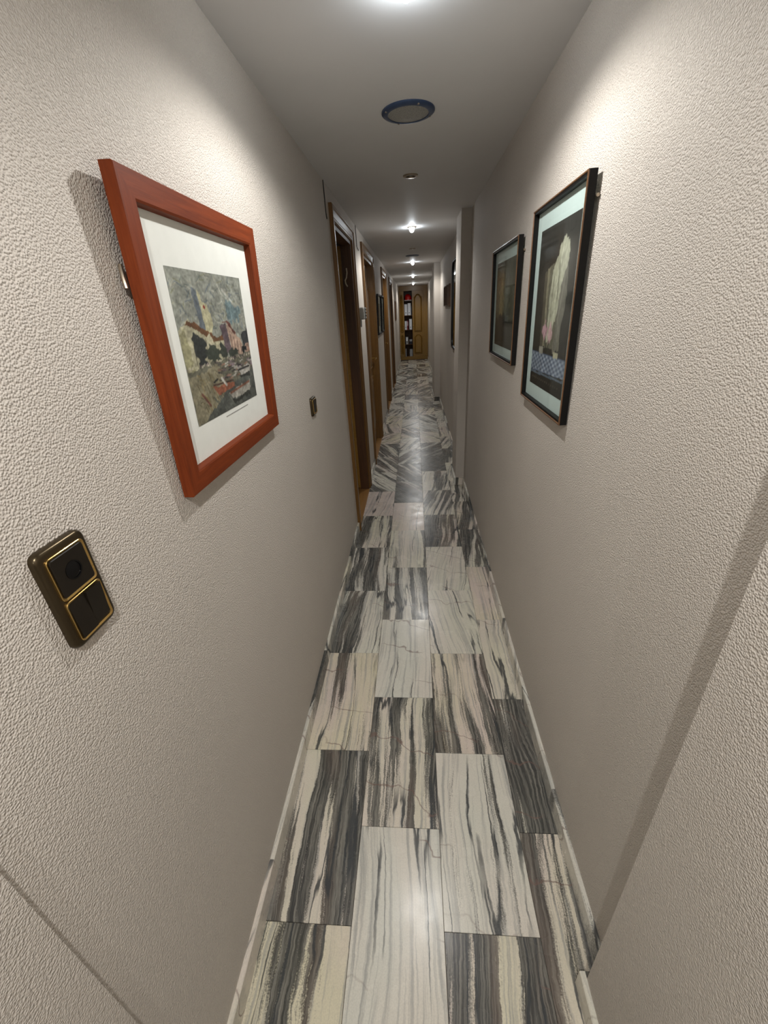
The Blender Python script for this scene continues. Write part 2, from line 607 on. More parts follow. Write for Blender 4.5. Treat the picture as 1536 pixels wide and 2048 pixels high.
def bb_run(parent, wx, n, ya, yb, seed):
    y = ya
    k = 0
    while y < yb - 0.02:
        e = min(y + 0.445, yb)
        bb_piece(parent, wx, n, y, e, seed * 100 + k)
        y = e
        k += 1


bl = tag(empty('baseboard_left', loc=(0, 0, 0)), 'marble baseboard along the left wall', kind='structure')
bb_run(bl, -0.4815, 1, Y0 + 1.2, 0.2075, 1)
TRW = 0.082
ys = 0.2075
for i, (a, b_) in enumerate(DOORS):
    bb_run(bl, XL, 1, ys, a - TRW, 2 + i)
    ys = b_ + TRW
bb_run(bl, XL, 1, ys, Y1 - 0.02, 9)
brr = tag(empty('baseboard_right', loc=(0, 0, 0)), 'marble baseboard along the right wall', kind='structure')
bb_run(brr, 0.400, -1, Y0 + 1.2, 0.438 + BBT, 11)
bb_run(brr, XR, -1, 0.438 + BBT, 3.87 - BBT, 12)
bb_run(brr, PX1, -1, 3.87 - BBT, 4.26 + BBT, 13)
bb_run(brr, XR, -1, 4.26 + BBT, 8.05 - BBT, 14)
bb_run(brr, PX2, -1, 8.05 - BBT, 8.95 + BBT, 15)
bb_run(brr, XR, -1, 8.95 + BBT, Y1 - 0.02, 16)
for px, yy in ((PX1, 3.87 - BBT), (PX1, 4.26), (PX2, 8.05 - BBT), (PX2, 8.95), (0.400, 0.438)):
    o = obj('baseboard_tile', box(px, XR - 0.0005, yy, yy + BBT, 0.0012, BBH), MT['marble'], brr)
    o.color = (0.8, 0.5, 0.3, 0.37)


# ------------------------------------------------------------------ structure: doors
TRIM_PROF = [(0.0, 0.0), (0.0, 0.020), (0.006, 0.024), (0.018, 0.024), (0.024, 0.017), (0.058, 0.014), (0.066, 0.017), (0.076, 0.017), (TRW, 0.010), (TRW, 0.0)]


def trim_piece(side, y0, y1, zt):
    """Architrave piece; profile measured from its outer edge inwards, out of the wall along +x."""
    V = []
    n = len(TRIM_PROF)
    for o, h in TRIM_PROF:
        u = TRW - o
        a, b_, c = y0 - u, y1 + u, zt + u
        e = {'near': ((a, 0), (a, c)), 'far': ((b_, c), (b_, 0)), 'head': ((a, c), (b_, c))}[side]
        V += [(XL + h, *e[0]), (XL + h, *e[1])]
    F = []
    for i in range(n):
        j = (i + 1) % n
        F.append((2 * i, 2 * i + 1, 2 * j + 1, 2 * j))
    F.append(tuple(2 * i for i in reversed(range(n))))
    F.append(tuple(2 * i + 1 for i in range(n)))
    return V, F


def arch_panel(x0, x1, y0, y1, rise, inset, h, seg=10, flip=False):
    """Raised panel in the local xy plane with an arched head; returns a low bevelled slab."""
    def outline(d):
        a, b_, c, t = x0 + d, x1 - d, y0 + d, y1 - d
        w = (b_ - a)
        pts = [(a, c), (b_, c)]
        for k in range(seg + 1):
            s = k / seg
            x = b_ - w * s
            prof = 0.5 - 0.5 * math.cos(PI * min(1, max(0, (0.5 - abs(s - 0.5)) / 0.38)))
            pts.append((x, t - rise + rise * prof))
        return pts
    o = [outline(0), outline(inset * 0.25), outline(inset * 0.55), outline(inset)]
    if flip:
        o = [[(p[0], y0 + y1 - p[1]) for p in reversed(r)] for r in o]
    return loft(o, [0.0, h * 0.8, h * 0.1, h])


def door_leaf(parent, w, h, mat_stile, handle_side=1, mirror=1):
    """Leaf in local coordinates: x 0..w, y 0..h, z 0..0.035 (face at z=0.035)."""
    obj('leaf_slab', box(0, w, 0, h, 0, 0.030), mat_stile, parent)
    s = 0.11
    obj('panel', _shift(arch_panel(s, w - s, 0.95, h - 0.12, 0.10, 0.05, 0.014), 0.030), mat_stile, parent)
    obj('panel', _shift(arch_panel(s, w - s, 0.16, 0.86, 0.08, 0.05, 0.014, flip=True), 0.030), mat_stile, parent)
    hx = w - 0.06 if handle_side > 0 else 0.06
    hd = empty('handle', loc=(hx, 1.03, 0.030), parent=parent)
    obj('escutcheon', loft([rr(0, 0.0, 0.04, 0.20, 0.018), rr(0, 0.0, 0.04, 0.20, 0.018), rr(0, 0, 0.034, 0.194, 0.016)], [0, 0.004, 0.007]), MT['brass'], hd)
    sg = -1 if handle_side > 0 else 1
    obj('lever', tube([(0, 0.03, 0.005), (0, 0.03, 0.045), (sg * 0.02, 0.03, 0.056), (sg * 0.12, 0.026, 0.058)], 0.009), MT['brass'], hd, True)
    obj('keyhole', loft([circ(0, -0.05, 0.008, 12)] * 2, [0.006, 0.0085]), MT['black'], hd)


def _shift(vf, dz):
    return [(x, y, z + dz) for x, y, z in vf[0]], vf[1]


def door(n, y0, y1, state, label):
    d = tag(empty('door_%d' % n, loc=(0, 0, 0)), label, kind='structure')
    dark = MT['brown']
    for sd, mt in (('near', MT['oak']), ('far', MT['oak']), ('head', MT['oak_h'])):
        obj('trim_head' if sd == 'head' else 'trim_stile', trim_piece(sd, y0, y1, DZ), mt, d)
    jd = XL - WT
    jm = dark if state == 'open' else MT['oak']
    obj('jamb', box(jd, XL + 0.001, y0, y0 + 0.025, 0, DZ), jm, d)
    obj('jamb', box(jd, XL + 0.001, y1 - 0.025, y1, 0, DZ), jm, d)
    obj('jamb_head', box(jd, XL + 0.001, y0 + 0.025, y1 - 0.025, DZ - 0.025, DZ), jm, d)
    th = obj('threshold', chamfer_box(jd, XL + 0.010, y0 + 0.025, y1 - 0.025, -0.002, 0.006, 0.003), MT['parquet'], d)
    w, h = y1 - y0 - 0.056, DZ - 0.038
    if state == 'closed':
        lf = empty('leaf', parent=d)
        m = left_frame(y0 + 0.028, 0.010, -0.088)
        lf.matrix_parent_inverse = Matrix()
        lf.matrix_local = m
        door_leaf(lf, w, h, MT['oak'], 1)
    else:
        lf = empty('leaf', parent=d)
        # hinged on the far jamb and swung a right angle into the room: its face looks back at the viewer
        m = Matrix(((1, 0, 0), (0, 0, -1), (0, 1, 0))).to_4x4()
        m.translation = Vector((jd - w - 0.002, y1 + 0.028, 0.010))
        lf.matrix_local = m
        door_leaf(lf, w, h, MT['oak_lit'] if n == 1 else dark, -1)  # first leaf: room light put into the wood colour
    return d


D1 = door(1, *DOORS[0], 'open', 'nearest doorway on the left, oak architrave, leaf swung open into the room')
door(2, *DOORS[1], 'closed', 'second oak door on the left, closed, beside the pair of narrow pictures')
door(3, *DOORS[2], 'closed', 'third oak door on the left, closed, beyond the pair of pictures')
door(4, *DOORS[3], 'open', 'fourth doorway on the left, dark leaf swung open, nearest to the cabinet')
# a small cream hook hangs from the dark far jamb of the first doorway
obj('hook', tube([(XL - 0.045, 3.803, 1.93), (XL - 0.042, 3.798, 1.90), (XL - 0.050, 3.796, 1.865), (XL - 0.062, 3.797, 1.845), (XL - 0.058, 3.796, 1.82), (XL - 0.046, 3.798, 1.80)], 0.006), MT['cream'], D1, True)


# rooms behind the two open doorways
def side_room(tagname, ya, yb):
    x0, x1 = -2.7, XL - WT
    s = join(box(x0 - 0.05, x0, ya, yb, 0, 2.5), box(x0, x1, ya - 0.05, ya, 0, 2.5), box(x0, x1, yb, yb + 0.05, 0, 2.5), box(x0, x1, ya, yb, 2.5, 2.55))
    tag(obj('wall_' + tagname, s, MT['wall']), 'plain walls of the room behind the ' + tagname.replace('_', ' '), kind='structure')
    f = tag(obj('floor_' + tagname, box(x0, x1, ya, yb, -0.06, -0.006), MT['grout']), 'parquet floor of the room behind the ' + tagname.replace('_', ' '), kind='structure')
    n = int((x1 - x0) / 0.14)
    wdt = (x1 - x0) / n
    me = mesh_data('plank', box(-wdt / 2 + 0.0008, wdt / 2 - 0.0008, -(yb - ya) / 2, (yb - ya) / 2, -0.012, 0), MT['parquet'])
    for k in range(n):
        o = obj('plank', me, None, f)
        o.location = (x0 + (k + 0.5) * wdt, (ya + yb) / 2, 0)


side_room('first_doorway', 2.2, 4.55)
side_room('last_doorway', 9.0, 11.4)


# ------------------------------------------------------------------ pictures: painted sheets
def vnoise(h, w, cells, rs):
    g = rs.rand(cells[0] + 2, cells[1] + 2)
    yy = np.linspace(0, cells[0], h)[:, None]
    xx = np.linspace(0, cells[1], w)[None, :]
    i, j = yy.astype(int), xx.astype(int)
    fy, fx = yy - i, xx - j
    fy, fx = fy * fy * (3 - 2 * fy), fx * fx * (3 - 2 * fx)
    return (g[i, j] * (1 - fy) * (1 - fx) + g[i + 1, j] * fy * (1 - fx) + g[i, j + 1] * (1 - fy) * fx + g[i + 1, j + 1] * fy * fx)


class Sheet:
    def __init__(s, w, h, col, seed):
        s.w, s.h = w, h
        s.a = np.zeros((h, w, 3)) + np.array(col, float)
        s.rs = np.random.RandomState(seed)
        s.T, s.S = np.meshgrid(np.linspace(0, 1, h), np.linspace(0, 1, w), indexing='ij')

    def wob(s, amt):
        n1 = (vnoise(s.h, s.w, (14, 11), s.rs) - .5) * amt + (vnoise(s.h, s.w, (40, 30), s.rs) - .5) * amt
        n2 = (vnoise(s.h, s.w, (14, 11), s.rs) - .5) * amt + (vnoise(s.h, s.w, (40, 30), s.rs) - .5) * amt
        return s.S + n1, s.T + n2

    def put(s, mask, col, k=1.0):
        m = np.clip(mask, 0, 1)[..., None] * k
        s.a = s.a * (1 - m) + np.array(col, float) * m

    def poly(s, pts, col, k=1.0, wob=0.02):
        X, Y = s.wob(wob) if wob else (s.S, s.T)
        ins = np.zeros(X.shape, bool)
        n = len(pts)
        for i in range(n):
            x1, y1 = pts[i]
            x2, y2 = pts[(i + 1) % n]
            c = ((y1 > Y) != (y2 > Y)) & (X < (x2 - x1) * (Y - y1) / ((y2 - y1) + 1e-9) + x1)
            ins ^= c
        s.put(ins.astype(float), col, k)

    def ell(s, cx, cy, rx, ry, col, k=1.0, wob=0.01, soft=0.2):
        X, Y = s.wob(wob)
        d = ((X - cx) / rx) ** 2 + ((Y - cy) / ry) ** 2
        s.put((1 - d) / soft + .5, col, k)

    def stroke(s, x1, y1, x2, y2, wd, col, k=1.0, asp=1.2):
        dx, dy = x2 - x1, (y2 - y1)
        L2 = dx * dx + dy * dy + 1e-9
        t = np.clip(((s.S - x1) * dx + (s.T - y1) * dy) / L2, 0, 1)
        d = np.hypot(s.S - x1 - t * dx, s.T - y1 - t * dy)
        s.put((wd - d) / (wd * .5) , col, k)

    def mottle(s, amt, cells=((20, 16), (50, 40), (90, 75))):
        n = sum(vnoise(s.h, s.w, c, s.rs) - .5 for c in cells)
        s.a *= (1 + amt * n)[..., None]

    def mesh(s, x0, x1, y0, y1, z, name='print'):
        w, h = s.w, s.h
        X, Y = np.meshgrid(np.linspace(x0, x1, w), np.linspace(y1, y0, h))
        V = np.stack([X, Y, np.full_like(X, z)], -1).reshape(-1, 3)
        idx = np.arange(w * h).reshape(h, w)
        F = np.stack([idx[1:, :-1], idx[1:, 1:], idx[:-1, 1:], idx[:-1, :-1]], -1).reshape(-1, 4)
        me = bpy.data.meshes.new(name)
        me.vertices.add(len(V))
        me.vertices.foreach_set('co', V.ravel())
        me.loops.add(F.size)
        me.loops.foreach_set('vertex_index', F.ravel())
        me.polygons.add(len(F))
        me.polygons.foreach_set('loop_start', np.arange(0, F.size, 4))
        me.polygons.foreach_set('loop_total', np.full(len(F), 4))
        me.update()
        s.a = s.a * .76 + s.a.mean(-1, keepdims=True) * .24
        c = np.clip(s.a / 255.0, 0, 1)
        lin = np.where(c <= .04045, c / 12.92, ((c + .055) / 1.055) ** 2.4)
        at = me.color_attributes.new('paint', 'FLOAT_COLOR', 'POINT')
        at.data.foreach_set('color', np.concatenate([lin.reshape(-1, 3), np.ones((w * h, 1))], 1).ravel().astype(np.float32))
        me.materials.append(MT['paint'])
        return me


def harbour():
    s = Sheet(170, 150, (156, 160, 146), 3)
    rs = s.rs
    for _ in range(150):                                        # swirling sky
        x, y = rs.rand(), rs.rand() * .40
        a = rs.rand() * 3.1
        c = [(172, 170, 148), (120, 130, 122), (186, 186, 168), (140, 142, 110), (112, 124, 132)][rs.randint(5)]
        L = .03 + .06 * rs.rand()
        s.stroke(x, y, x + L * math.cos(a), y + L * .7 * math.sin(a), .006, c, .9)
    s.ell(.80, .26, .14, .07, (98, 132, 142), .7, .08)
    s.stroke(.66, .10, .80, .19, .014, (205, 205, 190), .9)
    s.stroke(.60, .07, .64, .13, .012, (198, 198, 180), .8)
    s.poly([(0, .37), (.12, .30), (.30, .36), (.45, .44), (.58, .47), (.58, .62), (0, .68)], (196, 190, 152))
    s.poly([(0, .40), (.08, .36), (.1, .7), (0, .75)], (170, 165, 120))
    s.poly([(.24, .10), (.30, .12), (.32, .40), (.26, .38)], (112, 122, 130))
    s.poly([(.30, .12), (.36, .20), (.41, .22), (.44, .38), (.34, .42)], (206, 200, 154))
    s.ell(.365, .225, .014, .016, (160, 60, 40))
    s.poly([(.10, .31), (.22, .33), (.42, .43), (.58, .44), (.58, .48), (.40, .47), (.24, .39), (.08, .34)], (128, 84, 52))
    s.poly([(.29, .46), (.36, .41), (.42, .48), (.42, .53), (.30, .50)], (214, 206, 168))
    for x in (.14, .2, .30, .42, .5):
        s.stroke(x, .44, x, .60, .007, (110, 105, 80), .7)
    s.poly([(.54, .36), (.64, .34), (.66, .58), (.56, .56)], (112, 94, 100))
    s.poly([(.64, .34), (.76, .42), (.86, .50), (.88, .62), (.66, .60)], (198, 164, 138))
    s.poly([(.56, .345), (.66, .325), (.78, .41), (.76, .43), (.65, .35)], (120, 70, 60))
    for x in (.68, .73, .78, .83):
        s.stroke(x, .44 + (x - .68) * .5, x, .58, .008, (132, 98, 86), .8)
    s.poly([(.86, .44), (1, .40), (1, .56), (.9, .58)], (66, 70, 72))
    s.poly([(.90, .54), (.98, .52), (1, .62), (.9, .63)], (176, 140, 118))
    s.ell(.21, .52, .065, .11, (62, 66, 64), 1, .06)
    s.ell(.18, .44, .03, .05, (62, 66, 64), 1, .05)
    s.ell(.38, .56, .09, .055, (72, 80, 68), 1, .06)
    s.ell(.52, .54, .05, .07, (70, 76, 66), 1, .06)
    s.ell(.70, .58, .08, .045, (72, 78, 68), 1, .05)
    s.ell(.88, .58, .04, .035, (50, 54, 54), 1, .05)
    s.poly([(0, .64), (.3, .605), (1, .60), (1, 1.1), (0, 1.1)], (120, 118, 98))
    s.poly([(0, .68), (.4, .63), (.50, .80), (.35, .92), (.1, 1.0), (0, .98)], (152, 144, 112))
    for _ in range(60):
        x = rs.rand()
        s.stroke(x, .605 + rs.rand() * .02, x + .012, .60 + rs.rand() * .03, .007, [(210, 200, 170), (90, 80, 80), (170, 150, 140)][rs.randint(3)], .9)
    for _ in range(95):                                         # moored boats in the distance
        x, y = .38 + rs.rand() * .64, .635 + rs.rand() * .13
        c = [(196, 192, 178), (70, 66, 70), (140, 118, 128), (120, 110, 90), (168, 120, 98), (92, 88, 84)][rs.randint(6)]
        s.stroke(x, y, x + .05, y + (rs.rand() - .5) * .02, .008, c, .9)
    for _ in range(60):
        x, y = rs.rand() * .45, .66 + rs.rand() * .25
        c = [(120, 104, 66), (176, 164, 126), (98, 88, 62), (150, 128, 70)][rs.randint(4)]
        s.stroke(x, y, x + .02, y + .06 * rs.rand(), .006, c, .7)
    s.poly([(.42, .86), (.62, .80), (1, .74), (1.05, 1.05), (.08, 1.05), (.12, .98)], (98, 102, 94))
    for _ in range(60):
        x, y = .15 + rs.rand() * .85, .80 + rs.rand() * .2
        s.stroke(x, y, x + .03, y + .04, .007, [(84, 90, 84), (116, 118, 106), (76, 82, 80)][rs.randint(3)], .6)
    s.poly([(.70, .705), (.95, .70), (.92, .765), (.76, .775)], (188, 184, 172))
    s.stroke(.72, .72, .93, .715, .010, (62, 60, 58))
    s.poly([(.72, .775), (.93, .765), (.94, .80), (.74, .80)], (58, 60, 56), .9)
    s.poly([(.27, .775), (.35, .79), (.60, .79), (.62, .835), (.50, .85), (.34, .845)], (176, 100, 70))
    s.stroke(.29, .77, .60, .785, .009, (92, 66, 54))
    s.stroke(.42, .74, .48, .80, .016, (206, 204, 190))
    s.stroke(.30, .75, .36, .735, .010, (60, 58, 56))
    s.poly([(.50, .87), (.90, .835), (.90, .90), (.84, .93), (.55, .935)], (172, 168, 154))
    s.stroke(.52, .875, .88, .845, .012, (156, 98, 74))
    s.poly([(.52, .935), (.86, .93), (.88, .96), (.56, .965)], (58, 60, 54), .9)
    s.stroke(.12, .80, .20, .90, .012, (124, 72, 62))
    s.mottle(.22)
    s.a *= .84
    return s


def drapery():
    s = Sheet(110, 150, (58, 54, 50), 11)
    s.poly([(.22, .26), (.30, .25), (.34, .72), (.24, .72)], (96, 88, 74), 1, .005)
    s.poly([(.30, .24), (.36, .235), (.38, .72), (.34, .72)], (146, 136, 110), 1, .005)
    s.poly([(.36, .23), (.55, .20), (.75, .19), (.80, .72), (.38, .72)], (112, 106, 90), 1, .01)
    s.poly([(.44, .24), (.54, .20), (.60, .13), (.70, .09), (.80, .12), (.84, .22), (.74, .34), (.70, .48), (.60, .58), (.52, .68), (.42, .69), (.42, .45)], (178, 174, 150), 1, .02)
    s.poly([(.70, .34), (.84, .24), (.86, .40), (.80, .60), (.72, .74), (.62, .74), (.66, .52)], (118, 112, 100), 1, .02)
    s.stroke(.66, .16, .58, .34, .018, (206, 202, 178), .8)
    s.stroke(.60, .36, .56, .62, .020, (200, 196, 170), .8)
    s.stroke(.62, .22, .63, .42, .010, (120, 116, 98), .8)
    s.stroke(.50, .30, .48, .62, .012, (138, 132, 112), .8)
    s.stroke(.78, .30, .70, .56, .012, (150, 144, 130), .7)
    s.ell(.36, .61, .065, .055, (190, 138, 150), 1, .05)
    s.ell(.53, .635, .065, .055, (206, 160, 162), 1, .05)
    for x in (.33, .37, .50, .55):
        s.stroke(x, .58, x + .015, .66, .007, (214, 168, 176), .8)
    s.stroke(.40, .66, .45, .74, .012, (56, 62, 50))
    s.stroke(.52, .68, .48, .76, .012, (56, 62, 50))
    s.poly([(.0, .765), (1, .765), (1, .875), (.0, .905)], (84, 96, 124), 1, .0)
    q = .5 + .5 * np.sin(s.S * 2 * PI * 9 + s.T * 30) * np.sin(s.T * 2 * PI * 26)
    s.put(np.where((s.T > .77) & (s.T < .895 - .02 * s.S), q, 0), (176, 184, 200), .9)
    s.poly([(.24, .72), (.36, .725), (.36, .765), (.24, .765)], (160, 152, 138))
    s.poly([(.66, .735), (.80, .73), (.80, .775), (.66, .775)], (178, 168, 136))
    s.poly([(.0, .905), (1, .885), (1, .90), (.0, .92)], (96, 110, 128), 1, 0)
    s.poly([(.0, .92), (1, .90), (1, 1.1), (0, 1.1)], (52, 48, 44), 1, 0)
    for i in range(14):
        x = .08 + i * .06
        s.stroke(x, .945, x + .03, .943, .006, (120, 108, 92), .6)
    s.mottle(.14)
    return s


def dim_figure():
    s = Sheet(100, 100, (84, 78, 62), 19)
    s.poly([(.10, .05), (.9, .05), (.95, .6), (.08, .6)], (92, 86, 66), 1, .05)
    s.ell(.38, .45, .16, .28, (128, 112, 70), .9, .08, .8)
    s.ell(.55, .40, .10, .30, (104, 100, 78), .8, .08, .8)
    s.stroke(.34, .25, .34, .60, .03, (146, 126, 78), .7)
    s.stroke(.60, .12, .58, .32, .03, (64, 62, 54), .8)
    s.poly([(0, .66), (.3, .62), (1, .66), (1, 1.1), (0, 1.1)], (58, 54, 44), 1, .05)
    s.ell(.45, .68, .22, .08, (48, 46, 42), .9, .05, .6)
    s.mottle(.2)
    s.a *= 1.1
    return s


def abstract(seed, c1, c2):
    s = Sheet(40, 40, c1, seed)
    s.ell(.5, .5, .3, .3, c2, .9, .15, .6)
    s.mottle(.2)
    return s


def picture(name, mtx, w, h, prof, mats, matw, label, cat, sheet, sheet_rect, group=None, glass=True, mat_m='mat', wire=None):
    """Frame built around local origin = bottom centre at the wall side. prof: (inset, height)."""
    root = tag(empty(name, mtx), label, cat, group)
    x0, x1 = -w / 2, w / 2
    for sd in ('bottom', 'right', 'top', 'left'):
        obj('frame_rail', rail(sd, x0, x1, 0, h, prof), mats[0] if sd in ('bottom', 'top') else mats[1], root)
    fw = prof[-1][0]
    zb = 0.004
    obj('mat_board', box(x0 + fw - 0.004, x1 - fw + 0.004, fw - 0.004, h - fw + 0.004, 0.002, zb), MT[mat_m], root)
    a, b_, c, d = sheet_rect
    obj('print', sheet.mesh(a, b_, c, d, zb + 0.0006), None, root)
    if glass:
        obj('glass_pane', box(x0 + fw - 0.003, x1 - fw + 0.003, fw - 0.003, h - fw + 0.003, zb + 0.003, zb + 0.0045), MT['glass'], root)
    if wire:
        obj('hanging_nail', tube(wire, 0.004), MT['chrome'], root, True)
    return root


# cherry-framed harbour picture, left wall (hung leaning forward)
P1W, P1H = 0.606, 0.556
prof1 = [(0.0, 0.0), (0.0, 0.020), (0.002, 0.022), (0.040, 0.022), (0.044, 0.020), (0.046, 0.004)]
p1 = picture('framed_picture', left_frame(1.061, 1.284, 0.002, math.atan(0.019 / 0.556)), P1W, P1H, prof1, (MT['cherry_u'], MT['cherry_v']), 0.04,
             'harbour print in a wide reddish cherry wood frame on the left wall', 'picture', harbour(),
             (-0.190, 0.184, 0.120, 0.428), wire=[(-0.296, 0.42, -0.012), (-0.306, 0.40, -0.006), (-0.308, 0.385, -0.004)], glass=False)
cap = []
xx = -0.045
rc = random.Random(4)
while xx < 0.100:
    wd = rc.uniform(0.003, 0.008)
    cap.append(box(xx, xx + wd, 0.107, 0.1095, 0.0041, 0.0044))
    xx += wd + 0.0016
obj('caption', join(*cap), MT['ink'], p1)

prof2 = [(0.0, 0.0), (0.0, 0.0215), (0.001, 0.0225), (0.009, 0.0225), (0.010, 0.0215), (0.011, 0.004)]


def black_frame(y, z, w, h, dtop, dbot, label, sheet, rect):
    t = math.atan((dtop - dbot) / h)
    root = picture('framed_picture', right_frame(y, z, 0.002, t), w, h, [(0.0, 0.0), (0.0, 0.0200), (0.0115, 0.0200), (0.0115, 0.004)], (MT['blackwood'], MT['blackwood']), 0.01, label, 'picture', sheet, rect,
                   glass=True, mat_m='mat_blue', wire=[(w / 2 - 0.02, h - 0.05, -0.006), (w / 2 + 0.008, h - 0.055, -0.004)])
    lip = [(0.0, 0.0200), (0.0, 0.0225), (0.0035, 0.0232), (0.0050, 0.0200)]
    for sd in ('bottom', 'right', 'top', 'left'):
        obj('frame_lip', rail(sd, -w / 2, w / 2, 0, h, lip), MT['bronze_edge'], root)
    return root


black_frame(1.5365, 1.266, 0.509, 0.626, 0.031, 0.022, 'large black-framed still life with white drapery and pink flowers on the right wall', drapery(), (-0.190, 0.192, 0.062, 0.558))
black_frame(2.324, 1.352, 0.606, 0.506, 0.027, 0.020, 'smaller black-framed dim ochre print further along the right wall', dim_figure(), (-0.236, 0.214, 0.056, 0.444))

# pair of dark frames between the second and third doors, left wall
prof3 = [(0.0, 0.0), (0.0, 0.022), (0.018, 0.022), (0.020, 0.004)]
picture('framed_picture', left_frame(6.26, 1.315, 0.002, 0.02), 0.58, 0.49, prof3, (MT['blackwood'], MT['blackwood']), 0.02,
        'dark-framed picture on the left wall, right next to the second door', 'picture', abstract(5, (120, 116, 100), (90, 86, 74)), (-0.16, 0.16, 0.1, 0.38), group=None)
picture('framed_picture', left_frame(6.88, 1.315, 0.002, 0.02), 0.42, 0.49, prof3, (MT['blackwood'], MT['blackwood']), 0.02,
        'dark-framed picture on the left wall, right before the third door', 'picture', abstract(6, (110, 112, 104), (82, 84, 80)), (-0.11, 0.11, 0.1, 0.38))
for k, (yy, lb) in enumerate(((5.95, 'small brown-framed picture nearest to the tall mirror'), (6.31, 'middle one of three small brown-framed pictures beyond the mirror'), (6.67, 'farthest of three small brown-framed pictures beyond the mirror'))):
    picture('framed_picture', right_frame(yy, 1.612, 0.002, 0.0), 0.25, 0.25, [(0.0, 0.0), (0.0, 0.022), (0.010, 0.022), (0.014, 0.004)], (MT['brown'], MT['brown']), 0.03,
            lb, 'picture', abstract(8 + k, (150, 100, 84), (110, 70, 60)), (-0.07, 0.07, 0.055, 0.195), group='small brown pictures in a row', mat_m='pinkmat')
picture('framed_picture', left_frame(11.9, 1.35, 0.002, 0.02), 0.5, 0.45, prof3, (MT['brown'], MT['brown']), 0.02,
        'dim framed picture on the left wall beyond the last doorway', 'picture', abstract(15, (120, 110, 96), (84, 80, 70)), (-0.14, 0.14, 0.09, 0.36))

# ------------------------------------------------------------------ tall mirror beyond the first pier
mr = tag(empty('wall_mirror', right_frame(4.93, 1.165, 0.002, 0.0)), 'tall dark-framed mirror with rounded corners behind the first pier', 'mirror')
w_, h_ = 0.98, 0.895
obj('mirror_frame', loft([rr(0, h_ / 2, w_, h_, .10), rr(0, h_ / 2, w_, h_, .10), rr(0, h_ / 2, w_ - .012, h_ - .012, .095), rr(0, h_ / 2, w_ - .04, h_ - .04, .085), rr(0, h_ / 2, w_ - .04, h_ - .04, .085)],
                         [0, .018, .022, .022, 0.0], closed=True), MT['blackwood'], mr)
obj('mirror_glass', loft([rr(0, h_ / 2, w_ - .036, h_ - .036, .085)] * 2, [0.002, 0.008]), MT['mirror'], mr)


# ------------------------------------------------------------------ switches and small wall things
def insert_ring(parent, cy, s=0.066):
    o, i = s, s - 0.007
    obj('gold_rim', loft([rr(0, cy, o, o, .007), rr(0, cy, o, o, .007), rr(0, cy, o - .0015, o - .0015, .006), rr(0, cy, i, i, .005), rr(0, cy, i, i, .005)],
                         [.010, .0135, .0142, .0128, .010], closed=True), MT['brass'], parent, True)


sw = tag(empty('light_switch', left_frame(0.4445, 1.2055, 0.0)), 'double bronze wall plate with round dimmer eye and twin rocker, nearest the viewer', 'light switch')
PH, PW_ = 0.155, 0.085
obj('plate', loft([rr(0, PH / 2, PW_, PH, .012), rr(0, PH / 2, PW_, PH, .012), rr(0, PH / 2, PW_ - .002, PH - .002, .012), rr(0, PH / 2, PW_ - .006, PH - .006, .011), rr(0, PH / 2, PW_ - .012, PH - .012, .009)],
                  [0, .0055, .0085, .0105, .0112]), MT['bronze'], sw, True)
insert_ring(sw, 0.1105)
insert_ring(sw, 0.0420)
cov = obj('sensor_cover', loft([rr(0, .1105, .058, .058, .004), rr(0, .1105, .058, .058, .004), rr(0, .1105, .056, .056, .004)], [.009, .0138, .0146]), MT['switch_dark'], sw)
obj('sensor_rim', loft([circ(0, .1105, .0135), circ(0, .1105, .0135), circ(0, .1105, .0115), circ(0, .1105, .0115)], [.0145, .0154, .0154, .0145], closed=True), MT['black'], cov, True)
obj('sensor_eye', loft([circ(0, .1105, .0114), circ(0, .1105, .0114), circ(0, .1105, .007), circ(0, .1105, .002)], [.0140, .0147, .0156, .0158]), MT['black'], cov, True)


def rocker(x0, x1, up):
    zt, zb = (.0165, .0120) if up else (.0128, .0150)
    y0, y1 = .0135, .0705
    V = [(x0, y0, .009), (x1, y0, .009), (x1, y1, .009), (x0, y1, .009), (x0, y0, zb), (x1, y0, zb), (x1, y1, zt), (x0, y1, zt)]
    return V, box(0, 1, 0, 1, 0, 1)[1]


obj('rocker', rocker(-.029, -.0004, False), MT['switch_dark'], sw)
obj('rocker', rocker(.0004, .029, True), MT['switch_dark'], sw)

sw2 = tag(empty('light_switch', left_frame(1.945, 1.181, 0.0)), 'single bronze switch beyond the cherry-framed picture', 'light switch')
PH = 0.084
obj('plate', loft([rr(0, PH / 2, .084, PH, .010), rr(0, PH / 2, .084, PH, .010), rr(0, PH / 2, .080, PH - .004, .010), rr(0, PH / 2, .074, PH - .010, .008)], [0, .007, .0102, .0114]), MT['bronze'], sw2, True)
insert_ring(sw2, 0.042)
V, F = rocker(-.029, .029, True)
obj('rocker', (V, F), MT['switch_dark'], sw2)

ic = tag(empty('wall_plaque', left_frame(4.17, 1.49, 0.0)), 'small grey scalloped box on the wall between the first two doors', 'wall plaque')
obj('body', loft([rr(0, .105, .115, .10, .012), rr(0, .105, .115, .10, .012), rr(0, .105, .10, .085, .012)], [0, .030, .038]), MT['grey'], ic, True)
for k in range(4):
    obj('scallop', loft([circ(.036, .068 + k * .025, .0125, 14), circ(.036, .068 + k * .025, .0125, 14), circ(.036, .068 + k * .025, .006, 14)], [.030, .046, .052]), MT['grey'], ic, True)
obj('hanging_strip', loft([rr(-.040, .030, .016, .07, .004)] * 2, [.002, .012]), MT['grey'], ic)

